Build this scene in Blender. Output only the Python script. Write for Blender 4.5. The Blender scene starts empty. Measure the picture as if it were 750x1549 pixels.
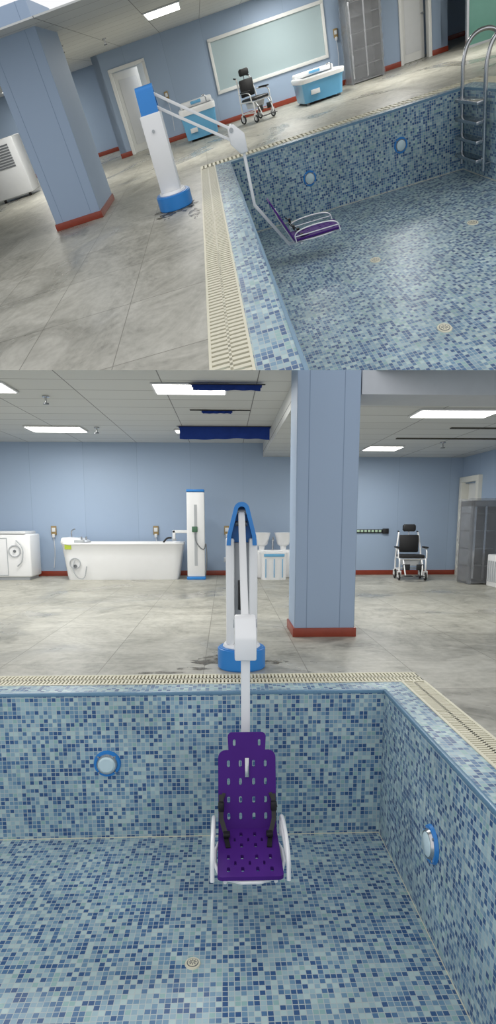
import bpy, bmesh, math, random
from mathutils import Vector, Matrix
random.seed(4)
S=bpy.context.scene
S.view_settings.view_transform='Standard'
# ---------------------------------------------------------------- camera + two hall frames
F=880.;PX=375.;PY=925.
def ray(x,y): return Vector((x-PX,-(y-PY),-F))
def basis(vx,vy,s):
    d=ray(vx,vy).normalized(); h=Vector((1,-s,0))
    u=h.cross(d); u=u if u.y>0 else -u; u.normalize()
    r=d.cross(u).normalized()
    return Matrix((r,d,u))
MB=basis(341,785,0); MA=basis(297,108,-.345)
CAMLOC=Vector((0,0,1.3))
ROOM_B=Matrix.Identity(4)
ROOM_A=Matrix.Translation(CAMLOC)@((MB@MA.transposed()).to_4x4())@Matrix.Translation((0,0,-1.4))
cd=bpy.data.cameras.new('camera'); cam=bpy.data.objects.new('camera',cd); S.collection.objects.link(cam)
cam.matrix_world=Matrix.Translation(CAMLOC)@MB.to_4x4()
cd.sensor_fit='VERTICAL'; cd.sensor_height=24; cd.lens=F/1549*24; cd.shift_y=(PY-774.5)/1549; cd.clip_start=.05; cd.clip_end=200
S.camera=cam
CUTN=MB@Vector((0,1,.41477)); CUTN.normalize()   # storey section between the two halls

# ---------------------------------------------------------------- materials
def lin(c):
    return tuple(((v/255)/12.92 if v/255<=.04045 else ((v/255+.055)/1.055)**2.4) for v in c)+(1,)
MC={}
def mat(name,c,rough=.5,metal=0,var=.06,scale=8,bump=0,emit=0,trans=0,alpha=1,spec=.5):
    if name in MC: return MC[name]
    m=bpy.data.materials.new(name); m.use_nodes=True; n=m.node_tree.nodes; l=m.node_tree.links
    b=n['Principled BSDF']; tc=n.new('ShaderNodeTexCoord'); no=n.new('ShaderNodeTexNoise'); no.inputs['Scale'].default_value=scale; no.inputs['Detail'].default_value=4
    l.new(tc.outputs['Object'],no.inputs['Vector'])
    mx=n.new('ShaderNodeMix'); mx.data_type='RGBA'; C=lin(c)
    mx.inputs['A'].default_value=tuple(v*(1-var) for v in C[:3])+(1,); mx.inputs['B'].default_value=tuple(min(1,v*(1+var)) for v in C[:3])+(1,)
    l.new(no.outputs['Fac'],mx.inputs['Factor']); l.new(mx.outputs['Result'],b.inputs['Base Color'])
    b.inputs['Roughness'].default_value=rough; b.inputs['Metallic'].default_value=metal
    b.inputs['Specular IOR Level'].default_value=spec
    if trans: b.inputs['Transmission Weight'].default_value=trans
    if alpha<1: b.inputs['Alpha'].default_value=alpha
    if emit: b.inputs['Emission Color'].default_value=C; b.inputs['Emission Strength'].default_value=emit
    if bump:
        bp=n.new('ShaderNodeBump'); bp.inputs['Strength'].default_value=bump; l.new(no.outputs['Fac'],bp.inputs['Height']); l.new(bp.outputs['Normal'],b.inputs['Normal'])
    MC[name]=m; return m
def math_n(n,l,op,a,b=None):
    x=n.new('ShaderNodeMath'); x.operation=op
    for i,v in enumerate((a,b)):
        if v is None: continue
        if isinstance(v,(int,float)): x.inputs[i].default_value=v
        else: l.new(v,x.inputs[i])
    return x.outputs[0]
def grid_mask(n,l,uv,px,py,g):
    """returns (mask 1 on joint, cell vector)"""
    mp=n.new('ShaderNodeVectorMath'); mp.operation='DIVIDE'; l.new(uv,mp.inputs[0]); mp.inputs[1].default_value=(px,py,1)
    fr=n.new('ShaderNodeVectorMath'); fr.operation='FRACTION'; l.new(mp.outputs[0],fr.inputs[0])
    fl=n.new('ShaderNodeVectorMath'); fl.operation='FLOOR'; l.new(mp.outputs[0],fl.inputs[0])
    sx=n.new('ShaderNodeSeparateXYZ'); l.new(fr.outputs[0],sx.inputs[0])
    a=math_n(n,l,'LESS_THAN',sx.outputs[0],g/px); c=math_n(n,l,'LESS_THAN',sx.outputs[1],g/py)
    return math_n(n,l,'MAXIMUM',a,c),fl.outputs[0]
def mosaic():
    m=bpy.data.materials.new('blue_mosaic_tile'); m.use_nodes=True; n=m.node_tree.nodes; l=m.node_tree.links; b=n['Principled BSDF']
    uv=n.new('ShaderNodeUVMap').outputs[0]
    mask,cell=grid_mask(n,l,uv,.033,.033,.0042)
    wn=n.new('ShaderNodeTexWhiteNoise'); wn.noise_dimensions='2D'; l.new(cell,wn.inputs['Vector'])
    # soft clustering of tones
    no=n.new('ShaderNodeTexNoise'); no.inputs['Scale'].default_value=.22; no.inputs['Detail'].default_value=2; l.new(cell,no.inputs['Vector'])
    v=math_n(n,l,'ADD',wn.outputs['Value'],math_n(n,l,'MULTIPLY',math_n(n,l,'SUBTRACT',no.outputs['Fac'],.5),.35))
    cr=n.new('ShaderNodeValToRGB'); cr.color_ramp.interpolation='CONSTANT'; e=cr.color_ramp.elements
    cols=[(0,(56,92,138)),(.16,(82,120,158)),(.32,(114,150,176)),(.48,(142,172,188)),(.66,(160,188,196)),(.83,(178,202,203)),(.93,(146,182,182))]
    e[0].color=lin(cols[0][1]); e[1].position=cols[1][0]; e[1].color=lin(cols[1][1])
    for p,c in cols[2:]:
        x=e.new(p); x.color=lin(c)
    l.new(v,cr.inputs[0])
    mx=n.new('ShaderNodeMix'); mx.data_type='RGBA'; l.new(mask,mx.inputs['Factor']); l.new(cr.outputs[0],mx.inputs['A']); mx.inputs['B'].default_value=lin((186,196,196))
    # grime
    tc=n.new('ShaderNodeTexCoord'); g=n.new('ShaderNodeTexNoise'); g.inputs['Scale'].default_value=1.6; g.inputs['Detail'].default_value=6; l.new(tc.outputs['Object'],g.inputs['Vector'])
    gr=n.new('ShaderNodeMapRange'); l.new(g.outputs['Fac'],gr.inputs[0]); gr.inputs[1].default_value=.35; gr.inputs[2].default_value=.65; gr.inputs[3].default_value=.84; gr.inputs[4].default_value=1.04
    mu=n.new('ShaderNodeVectorMath'); mu.operation='SCALE'; l.new(mx.outputs['Result'],mu.inputs[0]); l.new(gr.outputs[0],mu.inputs['Scale']); l.new(mu.outputs[0],b.inputs['Base Color'])
    ro=n.new('ShaderNodeMapRange'); l.new(mask,ro.inputs[0]); ro.inputs[3].default_value=.34; ro.inputs[4].default_value=.85; l.new(ro.outputs[0],b.inputs['Roughness']); b.inputs['Specular IOR Level'].default_value=.35
    return m
def deckmat():
    m=bpy.data.materials.new('grey_stone_tile'); m.use_nodes=True; n=m.node_tree.nodes; l=m.node_tree.links; b=n['Principled BSDF']
    uv=n.new('ShaderNodeUVMap').outputs[0]
    mask,cell=grid_mask(n,l,uv,.9,.9,.008)
    wn=n.new('ShaderNodeTexWhiteNoise'); wn.noise_dimensions='2D'; l.new(cell,wn.inputs['Vector'])
    n1=n.new('ShaderNodeTexNoise'); n1.inputs['Scale'].default_value=1.3; n1.inputs['Detail'].default_value=10; n1.inputs['Roughness'].default_value=.75; n1.inputs['Distortion'].default_value=1.6; l.new(uv,n1.inputs['Vector'])
    n2=n.new('ShaderNodeTexNoise'); n2.inputs['Scale'].default_value=14; n2.inputs['Detail'].default_value=6; l.new(uv,n2.inputs['Vector'])
    s=math_n(n,l,'ADD',math_n(n,l,'MULTIPLY',n1.outputs['Fac'],.75),math_n(n,l,'MULTIPLY',n2.outputs['Fac'],.25))
    s=math_n(n,l,'ADD',s,math_n(n,l,'MULTIPLY',math_n(n,l,'SUBTRACT',wn.outputs['Value'],.5),.07))
    cr=n.new('ShaderNodeValToRGB'); e=cr.color_ramp.elements; e[0].position=.32; e[0].color=lin((118,117,107)); e[1].position=.62; e[1].color=lin((184,182,171)); l.new(s,cr.inputs[0])
    x=e.new(.45); x.color=lin((156,154,143))
    # damp patches
    n3=n.new('ShaderNodeTexNoise'); n3.inputs['Scale'].default_value=.55; n3.inputs['Detail'].default_value=5; n3.inputs['Distortion'].default_value=.8; l.new(uv,n3.inputs['Vector'])
    wet=n.new('ShaderNodeMapRange'); l.new(n3.outputs['Fac'],wet.inputs[0]); wet.inputs[1].default_value=.54; wet.inputs[2].default_value=.66; wet.inputs[3].default_value=1; wet.inputs[4].default_value=.84
    mx=n.new('ShaderNodeMix'); mx.data_type='RGBA'; l.new(mask,mx.inputs['Factor']); l.new(cr.outputs[0],mx.inputs['A']); mx.inputs['B'].default_value=lin((120,117,106))
    mu=n.new('ShaderNodeVectorMath'); mu.operation='SCALE'; l.new(mx.outputs['Result'],mu.inputs[0]); l.new(wet.outputs[0],mu.inputs['Scale'])
    l.new(mu.outputs[0],b.inputs['Base Color'])
    ro=n.new('ShaderNodeMapRange'); l.new(wet.outputs[0],ro.inputs[0]); ro.inputs[1].default_value=.84; ro.inputs[2].default_value=1; ro.inputs[3].default_value=.2; ro.inputs[4].default_value=.42; l.new(ro.outputs[0],b.inputs['Roughness'])
    return m
def panelmat(name,c,cj,px,py,g,rough=.55):
    m=bpy.data.materials.new(name); m.use_nodes=True; n=m.node_tree.nodes; l=m.node_tree.links; b=n['Principled BSDF']
    uv=n.new('ShaderNodeUVMap').outputs[0]
    mask,cell=grid_mask(n,l,uv,px,py,g)
    wn=n.new('ShaderNodeTexWhiteNoise'); wn.noise_dimensions='2D'; l.new(cell,wn.inputs['Vector'])
    hv=n.new('ShaderNodeMix'); hv.data_type='RGBA'; C=lin(c); hv.inputs['A'].default_value=tuple(v*.965 for v in C[:3])+(1,); hv.inputs['B'].default_value=tuple(v*1.03 for v in C[:3])+(1,); l.new(wn.outputs['Value'],hv.inputs['Factor'])
    mx=n.new('ShaderNodeMix'); mx.data_type='RGBA'; l.new(mask,mx.inputs['Factor']); l.new(hv.outputs['Result'],mx.inputs['A']); mx.inputs['B'].default_value=lin(cj)
    l.new(mx.outputs['Result'],b.inputs['Base Color']); b.inputs['Roughness'].default_value=rough
    return m
MOS=mosaic(); DECK=deckmat()
WALL=panelmat('blue_wall_panel',(154,173,197),(141,159,183),1.2,50,.010)
CEIL=panelmat('ceiling_panel',(205,207,206),(118,118,118),1.2,.6,.014)
RED=mat('red_wood_baseboard',(140,58,40),.35,var=.15,scale=20)
WHITE=mat('white_enamel',(236,237,238),.3,var=.02)
WHITE2=mat('white_plastic',(216,218,220),.4,var=.03)
DOORW=mat('white_door_paint',(228,229,227),.4,var=.02)
CREAM=mat('cream_grating',(216,212,190),.5,var=.08)
DARK=mat('dark_void',(60,57,50),.8)
BLUE=mat('blue_plastic',(40,128,204),.35,var=.04)
LBLUE=mat('light_blue_acrylic',(104,172,214),.25,var=.04)
TRIM=mat('blue_edge_tile',(104,140,166),.3,var=.12,scale=30)
PURP=mat('purple_board',(74,34,122),.55,var=.08,spec=.15)
BLACK=mat('black_vinyl',(26,26,28),.5)
STEEL=mat('stainless_steel',(190,192,195),.22,1,var=.03)
GREY=mat('grey_metal',(120,124,128),.4,.5)
MIDG=mat('column_channel_grey',(150,154,158),.5)
LGREY=mat('light_grey_panel',(176,180,184),.4)
BRASS=mat('brown_socket_box',(150,128,84),.5)
GREENSCR=mat('green_sticker',(170,186,60),.5)
LENS=mat('lamp_lens',(198,220,226),.15)
FILM=mat('blue_protective_film',(30,58,136),.7,var=.3,scale=5,spec=.2)
GLASS=mat('frosted_pane',(166,184,188),.12,var=.05,scale=.6)
GREENG=mat('green_glass',(84,128,116),.1,var=.05)
WRAP=mat('plastic_wrap',(170,172,176),.2,var=.3,scale=9,bump=.6,alpha=.35)
EMIT=mat('led_panel_glow',(255,253,245),.5,emit=6)
def stainmat():
    m=mat('wet_stain',(96,90,76),.3,var=.3); n=m.node_tree.nodes; l=m.node_tree.links; b=n['Principled BSDF']
    uv=n.new('ShaderNodeUVMap').outputs[0]; no=n.new('ShaderNodeTexNoise'); no.inputs['Scale'].default_value=7; no.inputs['Detail'].default_value=6; l.new(uv,no.inputs['Vector'])
    mr=n.new('ShaderNodeMapRange'); l.new(no.outputs['Fac'],mr.inputs[0]); mr.inputs[1].default_value=.42; mr.inputs[2].default_value=.7; mr.inputs[3].default_value=0; mr.inputs[4].default_value=.8; l.new(mr.outputs[0],b.inputs['Alpha'])
    return m
STAIN=stainmat()

# ---------------------------------------------------------------- mesh builder
class Obj:
    def __init__(s,name,room=ROOM_B,loc=(0,0,0),rz=0,uvs=(1,1,1),cut=False,scale=(1,1,1)):
        s.name=name; s.bm=bmesh.new(); s.uv=s.bm.loops.layers.uv.new('UVMap'); s.mats=[]; s.uvs=uvs; s.cut=cut; s.room=room
        s.mw=room@Matrix.Translation(loc)@Matrix.Rotation(rz,4,'Z'); s.pre=scale
        s.T=Matrix.Identity(4)
    def mi(s,m):
        if m not in s.mats: s.mats.append(m)
        return s.mats.index(m)
    def add(s,b,m,smooth=False,bev=0,seg=2):
        if bev: bmesh.ops.bevel(b,geom=b.edges[:],offset=bev,segments=seg,affect='EDGES',profile=.5)
        bmesh.ops.transform(b,matrix=s.T,verts=b.verts)
        bmesh.ops.recalc_face_normals(b,faces=b.faces[:])
        i=s.mi(m); vm={}
        for v in b.verts: vm[v]=s.bm.verts.new(v.co)
        for f in b.faces:
            try: nf=s.bm.faces.new([vm[v] for v in f.verts])
            except ValueError: continue
            nf.material_index=i; nf.smooth=smooth
            n=f.normal; a=(abs(n.x),abs(n.y),abs(n.z)); k=a.index(max(a))
            for lp in nf.loops:
                c=lp.vert.co; x,y,z=c.x/s.uvs[0],c.y/s.uvs[1],c.z/s.uvs[2]
                lp[s.uv].uv=(y+31.7,z+20) if k==0 else ((x+20,z+20) if k==1 else (x+20,y+20))
        b.free()
    def box(s,x0,y0,z0,x1,y1,z1,m,bev=0,seg=2):
        b=bmesh.new(); bmesh.ops.create_cube(b,size=1)
        bmesh.ops.scale(b,vec=(abs(x1-x0),abs(y1-y0),abs(z1-z0)),verts=b.verts); bmesh.ops.translate(b,vec=((x0+x1)/2,(y0+y1)/2,(z0+z1)/2),verts=b.verts)
        s.add(b,m,bev>0,bev,seg)
    def bar(s,p0,p1,w,h,m,bev=0,side=(0,1,0)):
        """rectangular bar, w along side axis"""
        p0=Vector(p0);p1=Vector(p1);d=(p1-p0);L=d.length;d.normalize();sd=Vector(side);up=d.cross(sd).normalized();sd=up.cross(d)
        b=bmesh.new(); bmesh.ops.create_cube(b,size=1); bmesh.ops.scale(b,vec=(L,w,h),verts=b.verts)
        if bev: bmesh.ops.bevel(b,geom=b.edges[:],offset=bev,segments=2,affect='EDGES')
        R=Matrix((d,sd,up)).transposed().to_4x4(); R.translation=(p0+p1)/2
        bmesh.ops.transform(b,matrix=R,verts=b.verts); s.add(b,m,bev>0)
    def cyl(s,p0,p1,r,m,r2=None,seg=28,bev=0):
        p0=Vector(p0);p1=Vector(p1);d=p1-p0
        b=bmesh.new(); bmesh.ops.create_cone(b,cap_ends=True,segments=seg,radius1=r,radius2=r if r2 is None else r2,depth=d.length)
        if bev:
            es=[e for e in b.edges if abs(e.verts[0].co.z-e.verts[1].co.z)<1e-6]
            bmesh.ops.bevel(b,geom=es,offset=bev,segments=3,affect='EDGES')
        R=Vector((0,0,1)).rotation_difference(d.normalized()).to_matrix().to_4x4(); R.translation=(p0+p1)/2
        bmesh.ops.transform(b,matrix=R,verts=b.verts); s.add(b,m,True)
    def tube(s,pts,r,m,seg=10,closed=False,sub=0):
        P=[Vector(p) for p in pts]
        if sub:
            for _ in range(sub):
                Q=[] if closed else [P[0]]
                n=len(P); rng=range(n) if closed else range(n-1)
                for i in rng:
                    a,c=P[i],P[(i+1)%n]; Q+= [a*.75+c*.25,a*.25+c*.75]
                if not closed: Q.append(P[-1])
                P=Q
        b=bmesh.new(); rings=[]; n=len(P); prev=None
        for i,p in enumerate(P):
            t=(P[(i+1)%n]-P[i-1]) if closed else (P[min(i+1,n-1)]-P[max(i-1,0)])
            t.normalize()
            if prev is None:
                a=Vector((0,0,1)) if abs(t.z)<.9 else Vector((1,0,0)); nn=t.cross(a).normalized()
            else: nn=(prev-t*prev.dot(t)).normalized()
            prev=nn; bb=t.cross(nn)
            rings.append([b.verts.new(p+nn*(r*math.cos(2*math.pi*k/seg))+bb*(r*math.sin(2*math.pi*k/seg))) for k in range(seg)])
        for i in range(n if closed else n-1):
            A,B=rings[i],rings[(i+1)%n]
            for k in range(seg): b.faces.new([A[k],A[(k+1)%seg],B[(k+1)%seg],B[k]])
        if not closed: b.faces.new(rings[0][::-1]); b.faces.new(rings[-1])
        s.add(b,m,True)
    def loft(s,levels,m,cap0=True,cap1=True,axis='z',seg=6):
        """levels: (z,cx,cy,hx,hy,r) rounded rectangles"""
        b=bmesh.new(); rings=[]
        for z,cx,cy,hx,hy,r in levels:
            r=min(r,hx*.999,hy*.999); ring=[]
            for q,(sx,sy) in enumerate(((1,1),(-1,1),(-1,-1),(1,-1))):
                for k in range(seg+1):
                    a=q*math.pi/2+k/seg*math.pi/2
                    x=cx+sx*(hx-r)+r*math.cos(a); y=cy+sy*(hy-r)+r*math.sin(a)
                    ring.append(b.verts.new((x,y,z)))
            rings.append(ring)
        n=len(rings[0])
        for A,B in zip(rings,rings[1:]):
            for k in range(n): b.faces.new([A[k],A[(k+1)%n],B[(k+1)%n],B[k]])
        if cap0: b.faces.new(rings[0][::-1])
        if cap1: b.faces.new(rings[-1])
        s.add(b,m,True)
    def prism(s,pts,y0,y1,m,plane='xz',bev=0):
        """extruded polygon; plane xz extruded along y, yz along x, xy along z"""
        def P(a,c,t): return {'xz':(a,t,c),'yz':(t,a,c),'xy':(a,c,t)}[plane]
        b=bmesh.new(); A=[b.verts.new(P(a,c,y0)) for a,c in pts]; B=[b.verts.new(P(a,c,y1)) for a,c in pts]; n=len(pts)
        b.faces.new(A); b.faces.new(B[::-1])
        for k in range(n): b.faces.new([A[k],A[(k+1)%n],B[(k+1)%n],B[k]])
        s.add(b,m,False,bev)
    def ring(s,outer,inner,y0,y1,m,plane='yz',closed=True):
        def P(a,c,t): return {'xz':(a,t,c),'yz':(t,a,c),'xy':(a,c,t)}[plane]
        b=bmesh.new(); n=len(outer)
        V=[[b.verts.new(P(a,c,t)) for a,c in L] for L in (outer,inner) for t in (y0,y1)]
        o0,o1,i0,i1=V
        R=range(n) if closed else range(n-1)
        for k in R:
            j=(k+1)%n
            b.faces.new([o0[k],o0[j],o1[j],o1[k]]); b.faces.new([i0[k],i1[k],i1[j],i0[j]])
            b.faces.new([o0[k],i0[k],i0[j],o0[j]]); b.faces.new([o1[k],o1[j],i1[j],i1[k]])
        if not closed:
            for k in (0,n-1): b.faces.new([o0[k],o1[k],i1[k],i0[k]])
        s.add(b,m,False)
    def mesh(s,me,m):
        b=bmesh.new(); b.from_mesh(me); s.add(b,m,False)
    def done(s):
        if s.pre!=(1,1,1): bmesh.ops.scale(s.bm,vec=s.pre,verts=s.bm.verts)
        if s.cut:
            # section in world space
            inv=s.mw.inverted(); co=inv@CAMLOC; no=(s.mw.to_3x3().transposed()@CUTN)
            up=s.room is ROOM_A
            g=s.bm.verts[:]+s.bm.edges[:]+s.bm.faces[:]
            bmesh.ops.bisect_plane(s.bm,geom=g,plane_co=co,plane_no=no,clear_inner=up,clear_outer=not up,dist=1e-5)
        me=bpy.data.meshes.new(s.name); s.bm.to_mesh(me); s.bm.free()
        for m in s.mats: me.materials.append(m)
        me.set_sharp_from_angle(angle=math.radians(38))
        o=bpy.data.objects.new(s.name,me); S.collection.objects.link(o); o.matrix_world=s.mw
        return o
def arc(cx,cy,r,a0,a1,n=8): return [(cx+r*math.cos(math.radians(a0+(a1-a0)*k/n)),cy+r*math.sin(math.radians(a0+(a1-a0)*k/n))) for k in range(n+1)]

# perforated purple boards (real holes)
def board(outline,slots,th):
    def ext(polys,z0,z1,nm):
        b=bmesh.new()
        for p in polys:
            A=[b.verts.new((x,y,z0)) for x,y in p];B=[b.verts.new((x,y,z1)) for x,y in p];n=len(p)
            b.faces.new(A[::-1]);b.faces.new(B)
            for k in range(n): b.faces.new([A[k],A[(k+1)%n],B[(k+1)%n],B[k]])
        bmesh.ops.recalc_face_normals(b,faces=b.faces[:])
        me=bpy.data.meshes.new(nm);b.to_mesh(me);b.free();o=bpy.data.objects.new(nm,me);S.collection.objects.link(o);return o
    o=ext([outline],-th/2,th/2,'tmp_a'); c=ext([arc(x,y+.014,w,0,180,5)+arc(x,y-.014,w,180,360,5) for x,y,w in slots],-th,th,'tmp_b')
    md=o.modifiers.new('b','BOOLEAN');md.object=c;md.operation='DIFFERENCE';md.solver='EXACT'
    bpy.context.view_layer.update()
    me=bpy.data.meshes.new_from_object(o.evaluated_get(bpy.context.evaluated_depsgraph_get()))
    bpy.data.objects.remove(o);bpy.data.objects.remove(c); return me
W=.195
back_out=[(-W,0),(W,0)]+arc(W-.05,.47,.05,0,90,5)+[(.125,.52)]+arc(.10,.61,.03,0,90,4)+arc(-.10,.61,.03,90,180,4)+[(-.125,.52)]+arc(-W+.05,.47,.05,90,180,5)
BACK=board(back_out,[(x,y,.010) for x in (-.125,-.045,.045,.125) for y in (.08,.19,.31,.43)]+[(-.085,.57,.009),(.085,.57,.009)],.018)
def seat_mesh(L):
    o=arc(W-.03,L-.03,.03,0,90,4)+arc(-W+.03,L-.03,.03,90,180,4)+[(-W,0),(W,0)]
    return board(o,[(x,y*L,.010) for x in (-.13,-.045,.045,.13) for y in (.14,.38,.62,.86)]+[(x,y*L,.007) for x in (-.088,.0,.088) for y in (.26,.74)],.024)

# ---------------------------------------------------------------- pool lift
def pool_lift(room,loc,rz,R,xe,xt,zk,xs,xf,zs,ze0,ze1,scale=(1,1,1),lean=13,bw=.055,sep=.105,ew=.076,rr=.013,cx=.11):
    o=Obj('pool_lift',room,loc,rz,scale=scale)
    o.cyl((0,0,0),(0,0,.19),R,BLUE,seg=48,bev=.012)
    o.cyl((0,0,.19),(0,0,.225),R*.8,WHITE,r2=R*.72,seg=40,bev=.006)
    # column: two cheeks, back, recessed front
    o.box(-.02-cx,-.135,.22,cx,-.062,1.14,WHITE,.018)
    o.box(-.02-cx,.062,.22,cx,.135,1.14,WHITE,.018)
    o.box(-.01-cx,-.065,.22,cx-.07,.065,1.10,MIDG,.004)
    o.box(cx-.07,-.03,.52,cx-.05,.03,.78,BLACK,.006)
    o.box(cx-.07,-.012,.3,cx-.06,.012,.48,GREY,.003)
    # blue housing arch
    ou=[(-.128,1.08),(-.122,1.16)]+arc(0,1.375,.066,168,12,12)+[(.122,1.16),(.128,1.08)]
    inn=[(-.092,1.08),(-.087,1.16)]+arc(0,1.37,.033,168,12,12)+[(.087,1.16),(.092,1.08)]
    o.ring(ou,inn,-.13,.12,BLUE,'yz',closed=False)
    o.prism([(-.11,1.08),(-.10,1.16)]+arc(0,1.37,.045,168,12,8)+[(.10,1.16),(.11,1.08)],-.125,-.03,BLUE,'yz')
    o.cyl((.06,-.05,1.36),(.06,.05,1.36),.028,GREY)
    o.cyl((.02,-.05,1.26),(.02,.05,1.26),.022,GREY)
    # control knob
    o.cyl((-.02,-.15,.95),(-.02,-.135,.95),.02,LGREY)
    # parallel arms
    o.bar((.05,0,1.365),(xe,0,ze1-.03),bw,.036,WHITE,.006)
    o.bar((.02,0,1.365-sep),(xe-.02,0,ze1-.03-sep),bw*.9,.036,WHITE,.006)
    # elbow
    o.prism([(xe-.05,ze1-.02),(xe+.0,ze1+.03),(xe+.05,ze1+.01),(xt+.06,ze1-.12),(xt+.06,ze0),(xt-.05,ze0),(xe-.05,ze1-.2)],-ew,ew,WHITE,'xz',bev=.012)
    o.cyl((xe,-ew-.008,ze1-.04),(xe,ew+.008,ze1-.04),.03,LGREY)
    # drop tube and cranked support
    o.bar((xt,0,ze0+.02),(xt,0,zk),bw*1.15,.045,WHITE,.006)
    o.bar((xt,0,zk+.012),(xs-.06,0,zs-.1),bw*1.15,.045,WHITE,.006)
    o.bar((xs-.09,0,zs-.085),(xs+.28,0,zs-.085),bw,.04,WHITE,.006)
    L=xf-xs
    # seat base frame
    for y in (-.15,.15): o.tube([(xs-.02,y,zs-.04),(xf-.03,y,zs-.04)],.012,WHITE)
    o.tube([(xs+.0,-.215,zs-.03),(xf-.01,-.215,zs-.03),(xf-.01,.215,zs-.03),(xs,.215,zs-.03)],rr,WHITE,closed=True,sub=2)
    for x in (xs+.1,xs+L*.6): o.bar((x,-.2,zs-.055),(x,.2,zs-.055),.03,.02,WHITE,side=(1,0,0))
    # seat board
    R4=Matrix(((0,1,0,xs),(-1,0,0,0),(0,0,1,zs),(0,0,0,1))); o.T=R4; o.mesh(seat_mesh(L),PURP)
    # back board leaning towards the column
    t=math.radians(lean)
    o.T=Matrix(((0,-math.sin(t),math.cos(t),xs-.005),(1,0,0,0),(0,math.cos(t),math.sin(t),zs+.01),(0,0,0,1)))
    o.mesh(BACK,PURP)
    o.box(-.014,.34,.009,.014,.47,.02,STEEL,.003)
    for x in (-.165,.165): o.tube([(x,-.03,-.022),(x,.42,-.022)],.011,WHITE)
    o.tube([(-.165,.36,-.022),(.165,.36,-.022)],.011,WHITE)
    o.T=Matrix.Identity(4)
    # side rails and harness straps
    for y in (-.225,.225):
        o.tube([(xs+.02,y,zs-.03),(xs+.0,y,zs+.15),(xf-.06,y,zs+.15),(xf-.02,y,zs-.03)],rr,WHITE,sub=3,seg=8)
        o.tube([(xs+.01,y,zs+.06),(xf-.03,y,zs+.06)],rr*.8,WHITE,seg=8)
        s=1 if y>0 else -1
        o.bar((xs-.035,s*.175,zs+.24),(xs+.05,s*.175,zs+.10),.03,.008,BLACK)
        o.bar((xs-.05,s*.155,zs+.24),(xs+.02,s*.19,zs+.17),.022,.008,BLACK)
        o.bar((xs+.05,s*.175,zs+.11),(xs+.13,s*.14,zs+.025),.03,.008,BLACK)
        o.bar((xs+.12,s*.145,zs+.022),(xs+.24,s*.13,zs+.018),.03,.008,BLACK)
        o.box(xs+.0,s*.175-.02,zs+.15,xs+.035,s*.175+.02,zs+.21,BLACK,.006)
        o.box(xs+.10,s*.14-.022,zs+.03,xs+.15,s*.14+.022,zs+.055,BLACK,.005)
    return o.done()

# ---------------------------------------------------------------- wheelchair (commode style, with headrest)
def wheelchair(room,loc,rz,scale=(1,1,1)):
    o=Obj('wheelchair',room,loc,rz,scale=scale)   # faces -y
    for x in (-.25,.25):
        for y,r in ((-.26,.065),(.24,.085)):
            o.tube([(x+r*0,y+r*math.cos(a),r+.018+r*math.sin(a)) for a in [2*math.pi*k/16 for k in range(16)]] ,.018,BLACK,closed=True,seg=6)
            o.cyl((x-.016,y,r+.018),(x+.016,y,r+.018),r*.55,WHITE2,seg=16)
            o.bar((x-.03,y,r),(x-.03,y+.0,.2),.015,.02,WHITE); o.bar((x+.03,y,r),(x+.03,y,.2),.015,.02,WHITE)
            o.box(x-.035,y-.02,.17,x+.035,y+.02,.2,WHITE)
        o.tube([(x,-.26,.2),(x,-.26,.4),(x,-.22,.46),(x,.2,.46)],.017,WHITE,sub=2)
        o.tube([(x,.24,.2),(x,.24,.5),(x*.85,.27,.8),(x*.75,.32,.98)],.017,WHITE,sub=2)
        o.tube([(x,-.26,.22),(x,.24,.22)],.014,WHITE)
        o.tube([(x*1.08,.22,.66),(x*1.08,-.2,.66),(x*1.08,-.22,.46)],.014,WHITE,sub=2)
        o.box(x*1.08-.035,-.2,.66,x*1.08+.035,.12,.695,BLACK,.012)
        # leg rest hanger and foot plate
        o.tube([(x*.7,-.24,.42),(x*.7,-.34,.3),(x*.62,-.4,.12)],.013,WHITE,sub=2)
        s=1 if x>0 else -1
        o.box(s*.03,-.5,.1,s*.19,-.36,.115,BLACK,.005)
        o.box(s*.06,-.33,.22,s*.2,-.31,.34,BLACK,.008)
        # push handles
        o.tube([(x*.75,.32,.98),(x*.75,.42,1.0)],.016,BLACK)
    o.tube([(-.25,.24,.22),(.25,.24,.22)],.012,WHITE); o.tube([(-.25,-.22,.44),(.25,-.22,.44)],.012,WHITE)
    o.loft([(.46,0,-.01,.225,.23,.06),(.475,0,-.01,.24,.245,.07),(.51,0,-.01,.24,.245,.07),(.525,0,-.01,.22,.225,.06)],BLACK)
    o.box(-.19,.2,.56,.19,.26,.93,BLACK,.025)
    o.tube([(0,.27,.85),(0,.29,1.1)],.012,STEEL)
    o.loft([(1.0,0,.25,.1,.035,.03),(1.03,0,.25,.13,.045,.04),(1.12,0,.25,.13,.045,.04),(1.15,0,.25,.1,.035,.03)],BLACK)
    o.loft([(.3,0,.02,.15,.15,.05),(.42,0,.02,.17,.17,.05)],WHITE2)
    ob=o.done(); return ob

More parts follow.
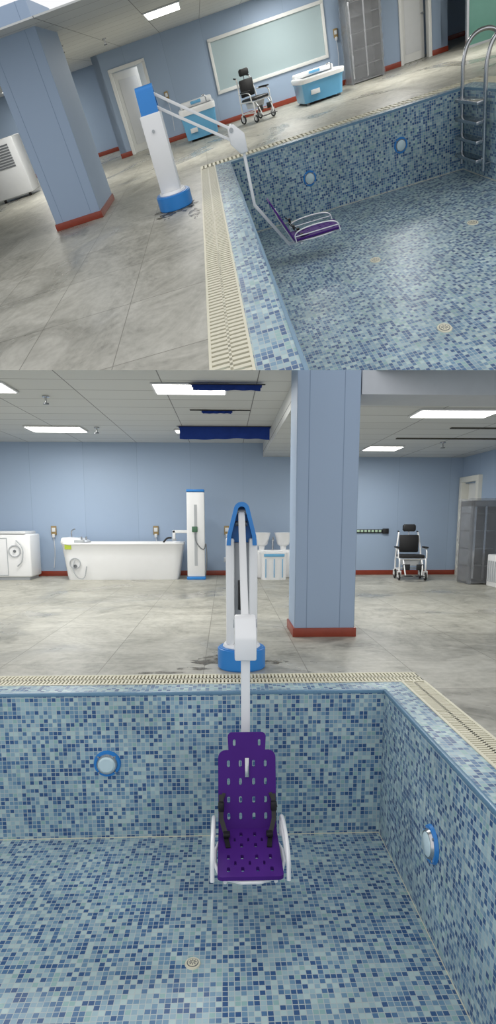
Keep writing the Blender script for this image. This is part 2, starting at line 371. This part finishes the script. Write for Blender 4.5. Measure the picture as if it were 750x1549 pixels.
def pool_lamp(room,loc,rz,r,sc=(1,1,1)):
    o=Obj('pool_light',room,loc,rz)   # faces -y
    o.cyl((0,-.001,0),(0,-.02,0),r,BLUE,r2=r*.93,seg=36); o.cyl((0,-.02,0),(0,-.035,0),r*.78,STEEL,r2=r*.7,seg=36)
    o.cyl((0,-.035,0),(0,-.045,0),r*.62,LENS,r2=r*.5,seg=32)
    for k in range(4):
        a=math.pi/4+k*math.pi/2; o.cyl((r*.85*math.cos(a),-.018,r*.85*math.sin(a)),(r*.85*math.cos(a),-.028,r*.85*math.sin(a)),r*.07,STEEL,seg=8)
    return o.done()
def drain(room,loc,rx,ry):
    o=Obj('floor_drain',room,loc)
    o.T=Matrix.Diagonal((rx,ry,1,1))
    o.cyl((0,0,0),(0,0,.008),1,CREAM,r2=.94,seg=36)
    o.cyl((0,0,.008),(0,0,.0095),.72,GREY,seg=36); o.cyl((0,0,.009),(0,0,.012),.62,CREAM,seg=36)
    for k in range(8):
        a=k*math.pi/4; o.bar((.15*math.cos(a),.15*math.sin(a),.0125),(.5*math.cos(a),.5*math.sin(a),.0125),.08,.002,GREY,side=(-math.sin(a),math.cos(a),0))
    return o.done()
def grate(name,room,segs,pitch,cut=False,fill=.6):
    o=Obj(name,room,cut=cut)
    for (x0,y0,x1,y1,ax) in segs:
        o.box(x0,y0,-.04,x1,y1,-.015,DARK)
        e=.02
        if ax=='x':
            o.box(x0,y0,-.02,x1,y0+e,.006,CREAM); o.box(x0,y1-e,-.02,x1,y1,.006,CREAM); o.box(x0,(y0+y1)/2-e/2,-.02,x1,(y0+y1)/2+e/2,.004,CREAM)
            n=int((x1-x0)/pitch)
            for k in range(n):
                a=x0+k*pitch; o.box(a,y0+e,-.016,a+pitch*fill,y1-e,.004,CREAM)
        else:
            o.box(x0,y0,-.02,x0+e,y1,.006,CREAM); o.box(x1-e,y0,-.02,x1,y1,.006,CREAM); o.box((x0+x1)/2-e/2,y0,-.02,(x0+x1)/2+e/2,y1,.004,CREAM)
            n=int((y1-y0)/pitch)
            for k in range(n):
                a=y0+k*pitch; o.box(x0+e,a,-.016,x1-e,a+pitch*fill,.004,CREAM)
    return o.done()
def ceiling_lamp(room,x0,x1,y0,y1,z,power):
    o=Obj('ceiling_light',room)
    o.box(x0-.03,y0-.03,z-.025,x1+.03,y1+.03,z-.005,WHITE2); o.box(x0,y0,z-.03,x1,y1,z-.026,EMIT); o.done()
    ld=bpy.data.lights.new('ceiling_light_source','AREA'); ld.shape='RECTANGLE'; ld.size=x1-x0; ld.size_y=y1-y0; ld.energy=power; ld.color=(1,.985,.95)
    lo=bpy.data.objects.new('ceiling_light_source',ld); S.collection.objects.link(lo); lo.matrix_world=room@Matrix.Translation(((x0+x1)/2,(y0+y1)/2,z-.05))

# ================================================================= HALL B (lower photograph)
B=ROOM_B; D=1.18
px=1.21; py=4.28; XL=-7; WY=13.6; RX=5.5
o=Obj('pool_basin',B)
o.box(XL,-2,-D-.1,px+.2,py+.22,-D,MOS)
o.box(XL,py,-D,px+.2,py+.22,0,MOS); o.box(px,-2,-D,px+.2,py,0,MOS); o.box(XL-.2,-2,-D,XL,py+.22,0,MOS)
o.box(XL,py-.006,-.022,px,py+.02,.006,TRIM,.004); o.box(px-.006,-2,-.022,px+.02,py+.02,.006,TRIM,.004)
o.box(XL,py-.003,-D,px,py,-D+.008,CREAM); o.box(px-.003,-2,-D,px,py,-D+.008,CREAM)
o.done()
grate('overflow_grating',B,[(XL,py+.22,px+.4,py+.5,'x'),(px+.2,-2,px+.4,py+.22,'y')],.03,fill=.55)
o=Obj('floor',B)
o.box(-9,py+.5,-.12,9,WY+.3,0,DECK); o.box(px+.4,-2,-.12,9,py+.5,0,DECK); o.done()
o=Obj('floor_stain',B)
def blob(cx,cy,rx,ry,z=.0005,m=STAIN):
    pts=[(cx+rx*math.cos(a)*(.6+.6*random.random()),cy+ry*math.sin(a)*(.6+.6*random.random())) for a in [2*math.pi*k/30 for k in range(30)]]
    o.prism(pts,z,z+.0012,m,'xy')
for q in [(-.55,4.86,.22,.04),(-.3,4.98,.16,.06),(-.12,5.25,.2,.14),(.42,5.2,.14,.08),(.02,5.42,.22,.1)]: blob(*q)
o.done()
o=Obj('wall_back',B); o.box(-9,WY,0,RX+.2,WY+.15,3.05,WALL); o.done()
o=Obj('wall_right',B)
o.box(RX,6.5,0,RX+.15,12.62,2.75,WALL,0); o.box(RX,12.62,2.1,RX+.15,13.5,2.75,WALL); o.box(RX,13.5,0,RX+.15,WY,2.75,WALL); o.done()
o=Obj('wall_left',B,cut=True); o.box(-9.15,4.8,0,-9,WY+.15,3.05,WALL); o.done()
o=Obj('baseboard_back',B); o.box(-9,WY-.02,0,RX,WY,.11,RED,.003); o.done()
o=Obj('baseboard_right',B); o.box(RX-.02,6.5,0,RX,12.5,.11,RED,.003); o.done()
CRW=mat('cream_door_frame',(222,221,212),.45)
o=Obj('door_1',B)
for y in (12.54,13.42): o.box(RX-.09,y,0,RX+.17,y+.14,2.12,CRW,.004)
o.box(RX-.09,12.54,2.12,RX+.17,13.56,2.24,CRW,.004); o.box(RX+.08,12.6,0.01,RX+.12,13.5,2.12,DOORW); o.cyl((RX+.02,12.8,1),(RX+.08,12.8,1),.02,STEEL); o.done()
o=Obj('ceiling',B,cut=True)
o.box(-9,6.6,3.0,.86,WY+.1,3.02,CEIL); o.box(.86,6.9,2.70,RX+.1,WY+.1,2.72,CEIL); o.box(.86,6.4,2.70,.88,WY,3.0,CEIL); o.done()
o=Obj('ceiling_beam',B,cut=True); o.box(1.445,6.37,2.6,RX+.1,6.98,3.0,mat('beam_paint',(190,194,200),.6)); o.done()
def column(room,x0,x1,y0,y1,h,uvs=(1,1,1)):
    o=Obj('column',room,cut=True,uvs=(50,50,1)); o.box(x0,y0,0,x1,y1,h,WALL,.006,1)
    o.box(x0-.02,y0-.02*uvs[1],0,x1+.02,y1+.02*uvs[1],.10,RED,.003)
    J=mat('panel_joint',(124,144,170))
    for x in (x0+.13,x1-.17): o.box(x,y0-.002,.1,x+.006,y0,h,J)
    return o.done()
column(B,.76,1.43,6.35,6.95,3.0)
for a in [(-.91,0,7.75,8.3),(-3.7,-2.7,11.3,11.9),(-3.7,-2.8,7.75,8.3)]: ceiling_lamp(B,*a,3.0,62)
for a in [(2.54,3.55,7.7,8.2),(2.8,3.45,11.5,12.1)]: ceiling_lamp(B,*a,2.70,42)
ceiling_lamp(B,-6.6,-5.7,9.5,10.1,3.0,50); ceiling_lamp(B,-.95,-.8,11.6,11.9,3.0,12)
o=Obj('hanging_blue_film',B)
def film(x0,x1,y,z,h):
    b=bmesh.new(); n=30; rows=4; V=[]
    for j in range(rows):
        V.append([b.verts.new((x0+(x1-x0)*i/n,y+.008*math.sin(i*.8+j),z-(j/(rows-1))*h*(.95+.04*math.sin(i*.23)+.02*math.sin(i*.9)))) for i in range(n+1)])
    for j in range(rows-1):
        for i in range(n): b.faces.new([V[j][i],V[j][i+1],V[j+1][i+1],V[j+1][i]])
    o.add(b,FILM,True); o.box(x0-.02,y+.02,z-.02,x1+.02,y+.12,z-.004,FILM); o.box(x0-.05,y-.03,z-.012,x1+.06,y-.015,z-.002,BLACK)
film(-.4,.45,7.66,2.97,.08); film(-.84,.83,11.2,2.995,.24); film(-.35,.1,9.6,2.995,.05)
o.box(-.55,9.55,2.985,.4,9.58,2.998,BLACK)
o.done()
o=Obj('ceiling_slot_vent',B)
for (x0,x1,y) in [(3.5,5.2,9.2),(3.0,5.2,10.4)]: o.box(x0,y,2.685,x1,y+.08,2.70,DARK)
o.done()
def sprinkler(room,x,y,z):
    o=Obj('fire_sprinkler',room); o.cyl((x,y,z-.002),(x,y,z-.02),.05,STEEL); o.cyl((x,y,z-.02),(x,y,z-.1),.015,STEEL); o.cyl((x,y,z-.1),(x,y,z-.115),.04,GREY); o.done()
sprinkler(B,-2.5,8.6,3.0); sprinkler(B,-2.4,11.4,3.0); sprinkler(B,4.0,10.9,2.7)
pool_lift(B,(.135,5.04,0),-math.pi/2,.21,.94,1.03,-.35,1.40,1.94,-.77,.32,.6)
pool_lamp(B,(-.92,py,-.56),0,.105); pool_lamp(B,(px,3.14,-.60),-math.pi/2,.115)
drain(B,(-.2,2.94,-D),.045,.045)
# white cabinet bath machine with port
o=Obj('white_therapy_cabinet',B,(-4.75,13.0,0))
o.box(-.6,-.35,.06,.58,.35,.98,WHITE,.04,3); o.box(-.6,-.36,.98,.5,.34,1.04,WHITE2,.02); o.box(-.55,-.3,0,.52,.3,.07,LGREY)
o.ring(arc(.25,.62,.13,0,337.5,15),arc(.25,.62,.11,0,337.5,15),-.37,-.345,LGREY,'xz'); o.cyl((.25,-.35,.62),(.25,-.37,.62),.03,GREY)
o.ring([(-.5,.1),(.1,.1),(.1,.9),(-.5,.9)],[(-.485,.115),(.085,.115),(.085,.885),(-.485,.885)],-.356,-.348,LGREY,'xz')
o.tube([(.3,-.38,.85),(.45,-.4,.7),(.42,-.4,.4),(.3,-.38,.3)],.012,LGREY,sub=2); o.done()
# long bathtub
o=Obj('hydrotherapy_bathtub',B,(-2.22,12.98,0))
o.loft([(0,0,0,1.18,.33,.1),(.08,0,0,1.2,.35,.12),(.5,0,0,1.26,.39,.16),(.74,0,0,1.3,.42,.2),(.77,0,0,1.315,.44,.2),(.80,0,0,1.31,.435,.2),(.80,0,0,1.21,.34,.2),(.6,0,0,1.12,.28,.2),(.3,0,0,1.0,.22,.18)],WHITE,cap1=True)
o.prism([(-1.30,.78),(-.8,.8),(-.95,.88),(-1.27,.91)],-.4,.4,WHITE,'xz',bev=.03)
o.box(-1.2,-.425,.66,-1.06,-.405,.76,GREENSCR); o.box(-1.0,-.42,.8,-.8,-.3,.86,LGREY,.01)
o.ring(arc(-1.0,.36,.12,0,340,17),arc(-1.0,.36,.105,0,340,17),-.405,-.38,LGREY,'xz')
o.cyl((-1.0,-.36,.3),(-1.0,-.41,.3),.035,GREY); o.tube([(-1.0,-.41,.45),(-1.05,-.46,.25),(-.95,-.45,.05),(-.8,-.43,.02),(-.75,-.43,.3)],.012,LGREY,sub=2)
for x in (-.85,-.75): o.cyl((x,-.36,.86),(x,-.36,.93),.02,STEEL)
o.tube([(.88,-.3,.8),(.96,-.3,.9),(1.06,-.3,.9)],.02,BLACK,sub=2); o.tube([(-1.2,.2,.9),(-1.2,.2,1.05),(-1.1,.1,1.08)],.015,STEEL,sub=2)
o.done()
# transfer tower beside the bath
o=Obj('patient_transfer_tower',B,(-.64,12.75,0))
o.box(-.2,-.16,0,.2,.2,.06,BLUE,.01); o.box(-.19,-.13,.06,.19,.13,1.87,WHITE,.025); o.box(-.19,-.14,1.87,.19,.13,1.92,BLUE,.01)
o.box(-.03,-.137,.3,.03,-.13,1.6,LGREY); o.box(-.5,-.1,1.0,-.18,.0,1.06,WHITE,.01); o.box(-.5,-.1,.88,-.44,0,1.06,WHITE,.01); o.cyl((-.47,-.05,.84),(-.47,-.05,.88),.05,LGREY)
o.box(-.08,-.16,1.02,.04,-.13,1.14,mat('green_pendant',(70,110,84)),.01)
o.tube([(-.02,-.15,1.02),(.0,-.2,.8),(.18,-.17,.6),(.22,-.2,.85),(.24,-.2,.4),(.2,-.18,.1)],.012,GREY,sub=3); o.done()
# twin-basin foot bath
o=Obj('foot_spa_station',B,(1.04,12.9,0))
o.box(-.42,.0,0,.42,.35,.62,WHITE,.03)
for x in (-.24,.24):
    o.loft([(.62,x,.1,.06,.06,.3),(.7,x,.1,.07,.07,.3),(.74,x,.1,.13,.13,.3),(.98,x,.1,.19,.19,.3),(1.0,x,.1,.2,.2,.3),(1.0,x,.1,.17,.17,.3),(.8,x,.1,.12,.12,.3)],WHITE)
o.loft([(0,.0,-.2,.27,.2,.1),(.5,0,-.2,.29,.22,.12),(.58,0,-.2,.3,.24,.12),(.6,0,-.2,.22,.16,.12),(.45,0,-.2,.2,.14,.1)],WHITE)
for x in (-.18,0,.18): o.box(x-.008,-.43,.05,x+.008,-.405,.45,LBLUE,.004)
o.box(-.22,-.44,.5,.22,-.42,.56,LBLUE,.006); o.cyl((0,.05,.6),(0,.05,.86),.02,STEEL); o.tube([(0,.05,.86),(0,-.05,.92),(0,-.12,.84)],.014,STEEL,sub=2)
o.done()
def socket(room,x,y,z):
    o=Obj('wall_socket_box',room,(x,y,z)); o.box(-.06,-.04,-.1,.06,-.001,.1,BRASS,.008); o.box(-.04,-.05,-.03,.04,-.04,.06,WHITE2,.004); o.box(-.03,-.08,-.16,.03,-.02,-.08,WHITE2,.006)
    o.tube([(0,-.05,-.15),(.02,-.06,-.5),(-.03,-.04,-.85)],.008,WHITE2,sub=2,seg=6); o.done()
for x in (-3.92,-1.6,.03): socket(B,x,WY,1.04)
o=Obj('socket_strip',B); o.box(2.93,WY-.04,.98,3.75,WY-.001,1.06,BLACK,.006)
for k in range(8): o.box(2.97+k*.085,WY-.05,.995,3.03+k*.085,WY-.04,1.045,mat('socket_green',(170,196,170)),.003)
o.box(3.66,WY-.06,.96,3.8,WY-.001,1.08,BLACK,.01); o.done()
wheelchair(B,(4.0,12.5,0),math.radians(-6),(1.1,1,1.03))
def cabinet(room,loc,rz,w,d,h):
    o=Obj('wrapped_display_cabinet',room,loc,rz)
    o.box(-w/2,d/2-.03,0,w/2,d/2,h,GREY); o.box(-w/2,-d/2,0,-w/2+.04,d/2,h,GREY); o.box(w/2-.04,-d/2,0,w/2,d/2,h,GREY)
    for z in (.02,.35,.7,1.05,1.4,1.7):
        if z<h-.1: o.box(-w/2,-d/2+.1,z,w/2,d/2,z+.02,GREY)
    o.box(-w/2,-d/2,h-.12,w/2,d/2,h,GREY,.01); o.box(-w/2+.04,-d/2,.12,-w/2+.08,-d/2+.03,h-.12,STEEL); o.box(-.02,-d/2,.1,.02,-d/2+.03,h-.1,STEEL)
    # loose clear plastic wrap
    b=bmesh.new(); n=26;mz=18;V=[]
    for j in range(mz+1):
        z=.02+(h+.02)*j/mz; R=[]
        for i in range(n):
            a=2*math.pi*i/n; c,s_=math.cos(a),math.sin(a); k=1/max(abs(c),abs(s_)); q=random.uniform(.015,.05)
            R.append(b.verts.new((c*k*(w/2+q),s_*k*(d/2+q),z+random.uniform(-.01,.01))))
        V.append(R)
    for j in range(mz):
        for i in range(n): b.faces.new([V[j][i],V[j][(i+1)%n],V[j+1][(i+1)%n],V[j+1][i]])
    b.faces.new(V[-1]); o.add(b,WRAP,True); return o.done()
cabinet(B,(5.14,11.75,0),0,.54,.6,1.66)
o=Obj('white_radiator_unit',B,(5.28,10.9,0)); o.box(-.15,-.35,.0,.15,.35,.62,WHITE,.02)
for k in range(7): o.box(-.16,-.3+k*.09,.1,-.15,-.25+k*.09,.5,LGREY)
o.done()

# ================================================================= HALL A (upper photograph)
A=ROOM_A; UA=(1,1.8,1); UP=(1.25,2.1,1.2); DA=1.25
ax=.25; ay=14.2; ar=4.72; AW=24.0; AH=2.45; FX=12; FY=29.5
o=Obj('pool_basin',A,uvs=UP,cut=True)
o.box(-.05,2,-DA-.1,ar+.3,ay+.35,-DA,MOS)
o.box(-.05,2,-DA,ax,ay+.35,0,MOS); o.box(ax,ay,-DA,ar+.3,ay+.35,0,MOS); o.box(ar,2,-DA,ar+.3,ay,0,MOS)
o.box(ax-.02,2,-.03,ax+.006,ay+.05,.006,TRIM); o.box(ax,ay-.006,-.03,ar,ay+.04,.006,TRIM); o.box(ar-.006,2,-.03,ar+.02,ay,.006,TRIM)
o.box(ax,ay-.004,-DA,ar,ay,-DA+.010,CREAM); o.box(ar-.004,2,-DA,ar,ay,-DA+.010,CREAM)
o.done()
grate('overflow_grating',A,[(-.35,2,-.05,ay+.35,'y'),(-.35,ay+.35,ar+.6,ay+.85,'x'),(ar+.3,2,ar+.6,ay+.35,'y')],.085,cut=True,fill=.58)
o=Obj('floor',A,uvs=UA,cut=True)
o.box(-10,2,-.12,-.35,FY,0,DECK); o.box(-.35,ay+.85,-.12,FX,FY,0,DECK); o.box(ar+.6,2,-.12,FX,ay+.85,0,DECK); o.done()
o=Obj('floor_stain',A)
for q in [(-.72,10.8,.36,.5),(-.46,9.9,.1,.4),(-.9,10.4,.16,.3)]: blob(*q)
o.done()
column(A,-3.0,-2.17,12.4,14.3,AH+.3,UA)
# far wall with window and doors
o=Obj('wall_back',A)
wx0,wx1,wz0,wz1=.55,3.9,.78,1.93; d0,d1=-2.5,-1.5; e0,e1=6.15,6.95
o.box(-2.95,AW,0,d0,AW+.2,AH,WALL); o.box(d0,AW,2.0,d1,AW+.2,AH,WALL); o.box(d1,AW,0,wx0,AW+.2,AH,WALL)
o.box(wx0,AW,0,wx1,AW+.2,wz0,WALL); o.box(wx0,AW,wz1,wx1,AW+.2,AH,WALL); o.box(wx1,AW,0,e0,AW+.2,AH,WALL)
o.box(e0,AW,2.1,e1,AW+.2,AH,WALL); o.box(e1,AW,0,7.5,AW+.2,AH,WALL); o.box(-2.95,AW,0,-2.75,FY-1,AH,WALL); o.box(7.3,AW,0,7.5,FY-1,AH,WALL); 
o.done()
o=Obj('wall_rear_recess',A); o.box(-10,28.5,0,-2.9,28.7,AH,WALL); o.box(7.4,28.5,0,FX,28.7,AH,WALL); o.box(-2.9,27,0,7.4,27.2,AH,mat('inner_wall',(196,200,200))); o.done()
o=Obj('wall_right',A); o.box(FX,15,0,FX+.15,28.7,AH,WALL); o.done()
o=Obj('wall_left',A); o.box(-10.1,12,0,-10,28.7,AH,WALL); o.done()
o=Obj('baseboard_back',A)
for x0,x1,y in [(-2.95,d0,AW),(d1,e0-.06,AW),(e1+.06,7.5,AW),(-10,-2.95,28.5),(7.5,FX,28.5)]: o.box(x0,y-.05,0,x1,y,.12,RED,.003)
o.done()
o=Obj('window_1',A)
for b_ in [(wx0-.05,wz0-.05,wx1+.05,wz0+.03),(wx0-.05,wz1-.03,wx1+.05,wz1+.05),(wx0-.05,wz0,wx0+.03,wz1),(wx1-.03,wz0,wx1+.05,wz1)]: o.box(b_[0],AW-.05,b_[1],b_[2],AW+.1,b_[3],DOORW,.004)
o.box(wx0,AW+.02,wz0,wx1,AW+.04,wz1,GLASS); o.done()
def door(x0,x1,h,ang,side):
    o=Obj('door_2' if x0<0 else 'door_3',A)
    o.box(x0-.07,AW-.06,0,x0+.02,AW+.24,h+.02,DOORW,.004); o.box(x1-.02,AW-.06,0,x1+.07,AW+.24,h+.02,DOORW,.004); o.box(x0-.07,AW-.06,h,x1+.07,AW+.24,h+.08,DOORW,.004)
    w=x1-x0-.06; o.T=Matrix.Translation((x0+.03,AW+.2,0))@Matrix.Rotation(ang,4,'Z')
    o.box(0,0,.01,w,.05,h-.02,DOORW,.004); o.box(.12,-.01,.2,w-.12,0,h-.2,WHITE2,.008); o.cyl((w-.08,-.06,1),(w-.08,0,1),.02,STEEL); o.box(w-.1,-.07,.98,w-.0,-.05,1.02,STEEL)
    o.done()
door(d0,d1,1.98,math.radians(40),1); door(e0,e1,2.08,math.radians(12),1)
o=Obj('ceiling',A,uvs=(1,1.6,1),cut=True); o.box(-10,11.5,AH,FX,28.8,AH+.02,CEIL); o.done()
o=Obj('ceiling_beam',A,cut=True); o.box(-10,12.4,AH-.2,-3.0,14.3,AH,WALL); o.done()
for a in [(-.75,-.05,16.4,18,72),(-4.6,-3.8,19,20.6,80),(4.5,5.3,19,20.6,85),(2.0,2.8,21.5,23,60),(8.0,8.8,19,20.6,80),(-.6,.2,25,26,60),(-6.2,-5.4,25.5,27,60)]: ceiling_lamp(A,*a[:4],AH,a[4])  # last entry is an added lamp, put in to brighten the left rear recess
sprinkler(A,-1.9,19,AH); sprinkler(A,-2.6,17,AH)
pool_lift(A,(-.76,11.0,0),0,.265,1.06,1.18,-.3,1.68,2.42,-.86,.38,.72,scale=(1,1.6,1),lean=26,bw=.028,sep=.13,ew=.045,rr=.009,cx=.14)
for x,z in ((1.71,-.63),(3.52,-.56)): pool_lamp(A,(x,ay,z),0,.13)
for x,y in ((1.99,9.91),(2.03,6.69),(3.59,10.35)): drain(A,(x,y,-DA),.075,.14)
wheelchair(A,(1.4,21.4,0),math.radians(25),(1.1,1.5,1.0))
cabinet(A,(4.83,23.3,0),0,.92,1.0,1.85)
def spa(loc,rz,w,d,h):
    o=Obj('spa_bathtub',A,loc,rz)
    o.loft([(.05,0,0,w*.44,d*.42,.12),(.4,0,0,w*.47,d*.46,.15),(h*.7,0,0,w*.49,d*.48,.16)],LBLUE)
    o.loft([(h*.7,0,0,w*.5,d*.5,.16),(h*.82,0,0,w*.51,d*.51,.16),(h*.86,0,0,w*.5,d*.5,.16),(h*.86,0,0,w*.42,d*.4,.14),(h*.5,0,0,w*.36,d*.34,.12)],WHITE)
    o.box(-w*.46,d*.2,h*.84,w*.46,d*.48,h,WHITE,.04); o.box(-.15,d*.15,h*.9,.15,d*.2,h*.98,LBLUE,.01)
    o.box(-w*.3,-d*.5,.2,-w*.1,-d*.44,.3,WHITE2,.01); o.tube([(w*.3,-.2,h*.86),(w*.3,-.2,h*1.05),(w*.2,-.2,h*1.05)],.02,STEEL,sub=2)
    for x in (-1,1):
        for y in (-1,1): o.cyl((x*w*.36,y*d*.34,0),(x*w*.36,y*d*.34,.07),.05,GREY)
    return o.done()
spa((3.18,21.6,0),math.radians(4),1.2,1.5,.66); spa((-.22,22.0,0),0,1.02,1.4,.85)
socket(A,4.22,AW-.01,1.2); socket(A,-1.05,AW-.01,1.1)
o=Obj('dehumidifier_unit',A,(-6.0,22.0,0))
o.box(-.55,-.5,.08,.55,.5,1.4,WHITE2,.03)
for k in range(9): o.box(-.4,-.515,.75+k*.06,.35,-.5,.785+k*.06,GREY)
for x in (-.4,.4): o.cyl((x-.03,-.4,.05),(x+.03,-.4,.05),.05,BLACK)
o.done()
o=Obj('green_glass_partition',A); o.box(7.6,22.5,0.05,9.6,22.56,2.2,GREENG); o.box(7.55,22.47,0,7.61,22.6,2.25,STEEL); o.box(7.55,22.47,0,9.6,22.6,.05,STEEL); o.done()
# pool ladder
o=Obj('pool_ladder',A)
for y in (12.75,13.9):
    o.tube([(ar+.62,y,0.008),(ar+.62,y,.45),(ar+.42,y,.72),(ar+.05,y,.72),(ar-.12,y,.45),(ar-.12,y,-.1),(ar-.12,y,-1.1)],.034,STEEL,sub=3)
    o.cyl((ar+.62,y,0.007),(ar+.62,y,.02),.07,STEEL)
    o.tube([(ar-.12,y,-1.0),(ar-.01,y,-1.0)],.02,STEEL)
for z in (-.15,-.42,-.69,-.96): o.box(ar-.26,12.75,z,ar-.08,13.9,z+.05,STEEL,.006)
o.done()
# ---------------------------------------------------------------- world
w=bpy.data.worlds.new('hall_ambient'); S.world=w; w.use_nodes=True; bg=w.node_tree.nodes['Background']; bg.inputs[0].default_value=(.98,.985,1,1); bg.inputs[1].default_value=1.0
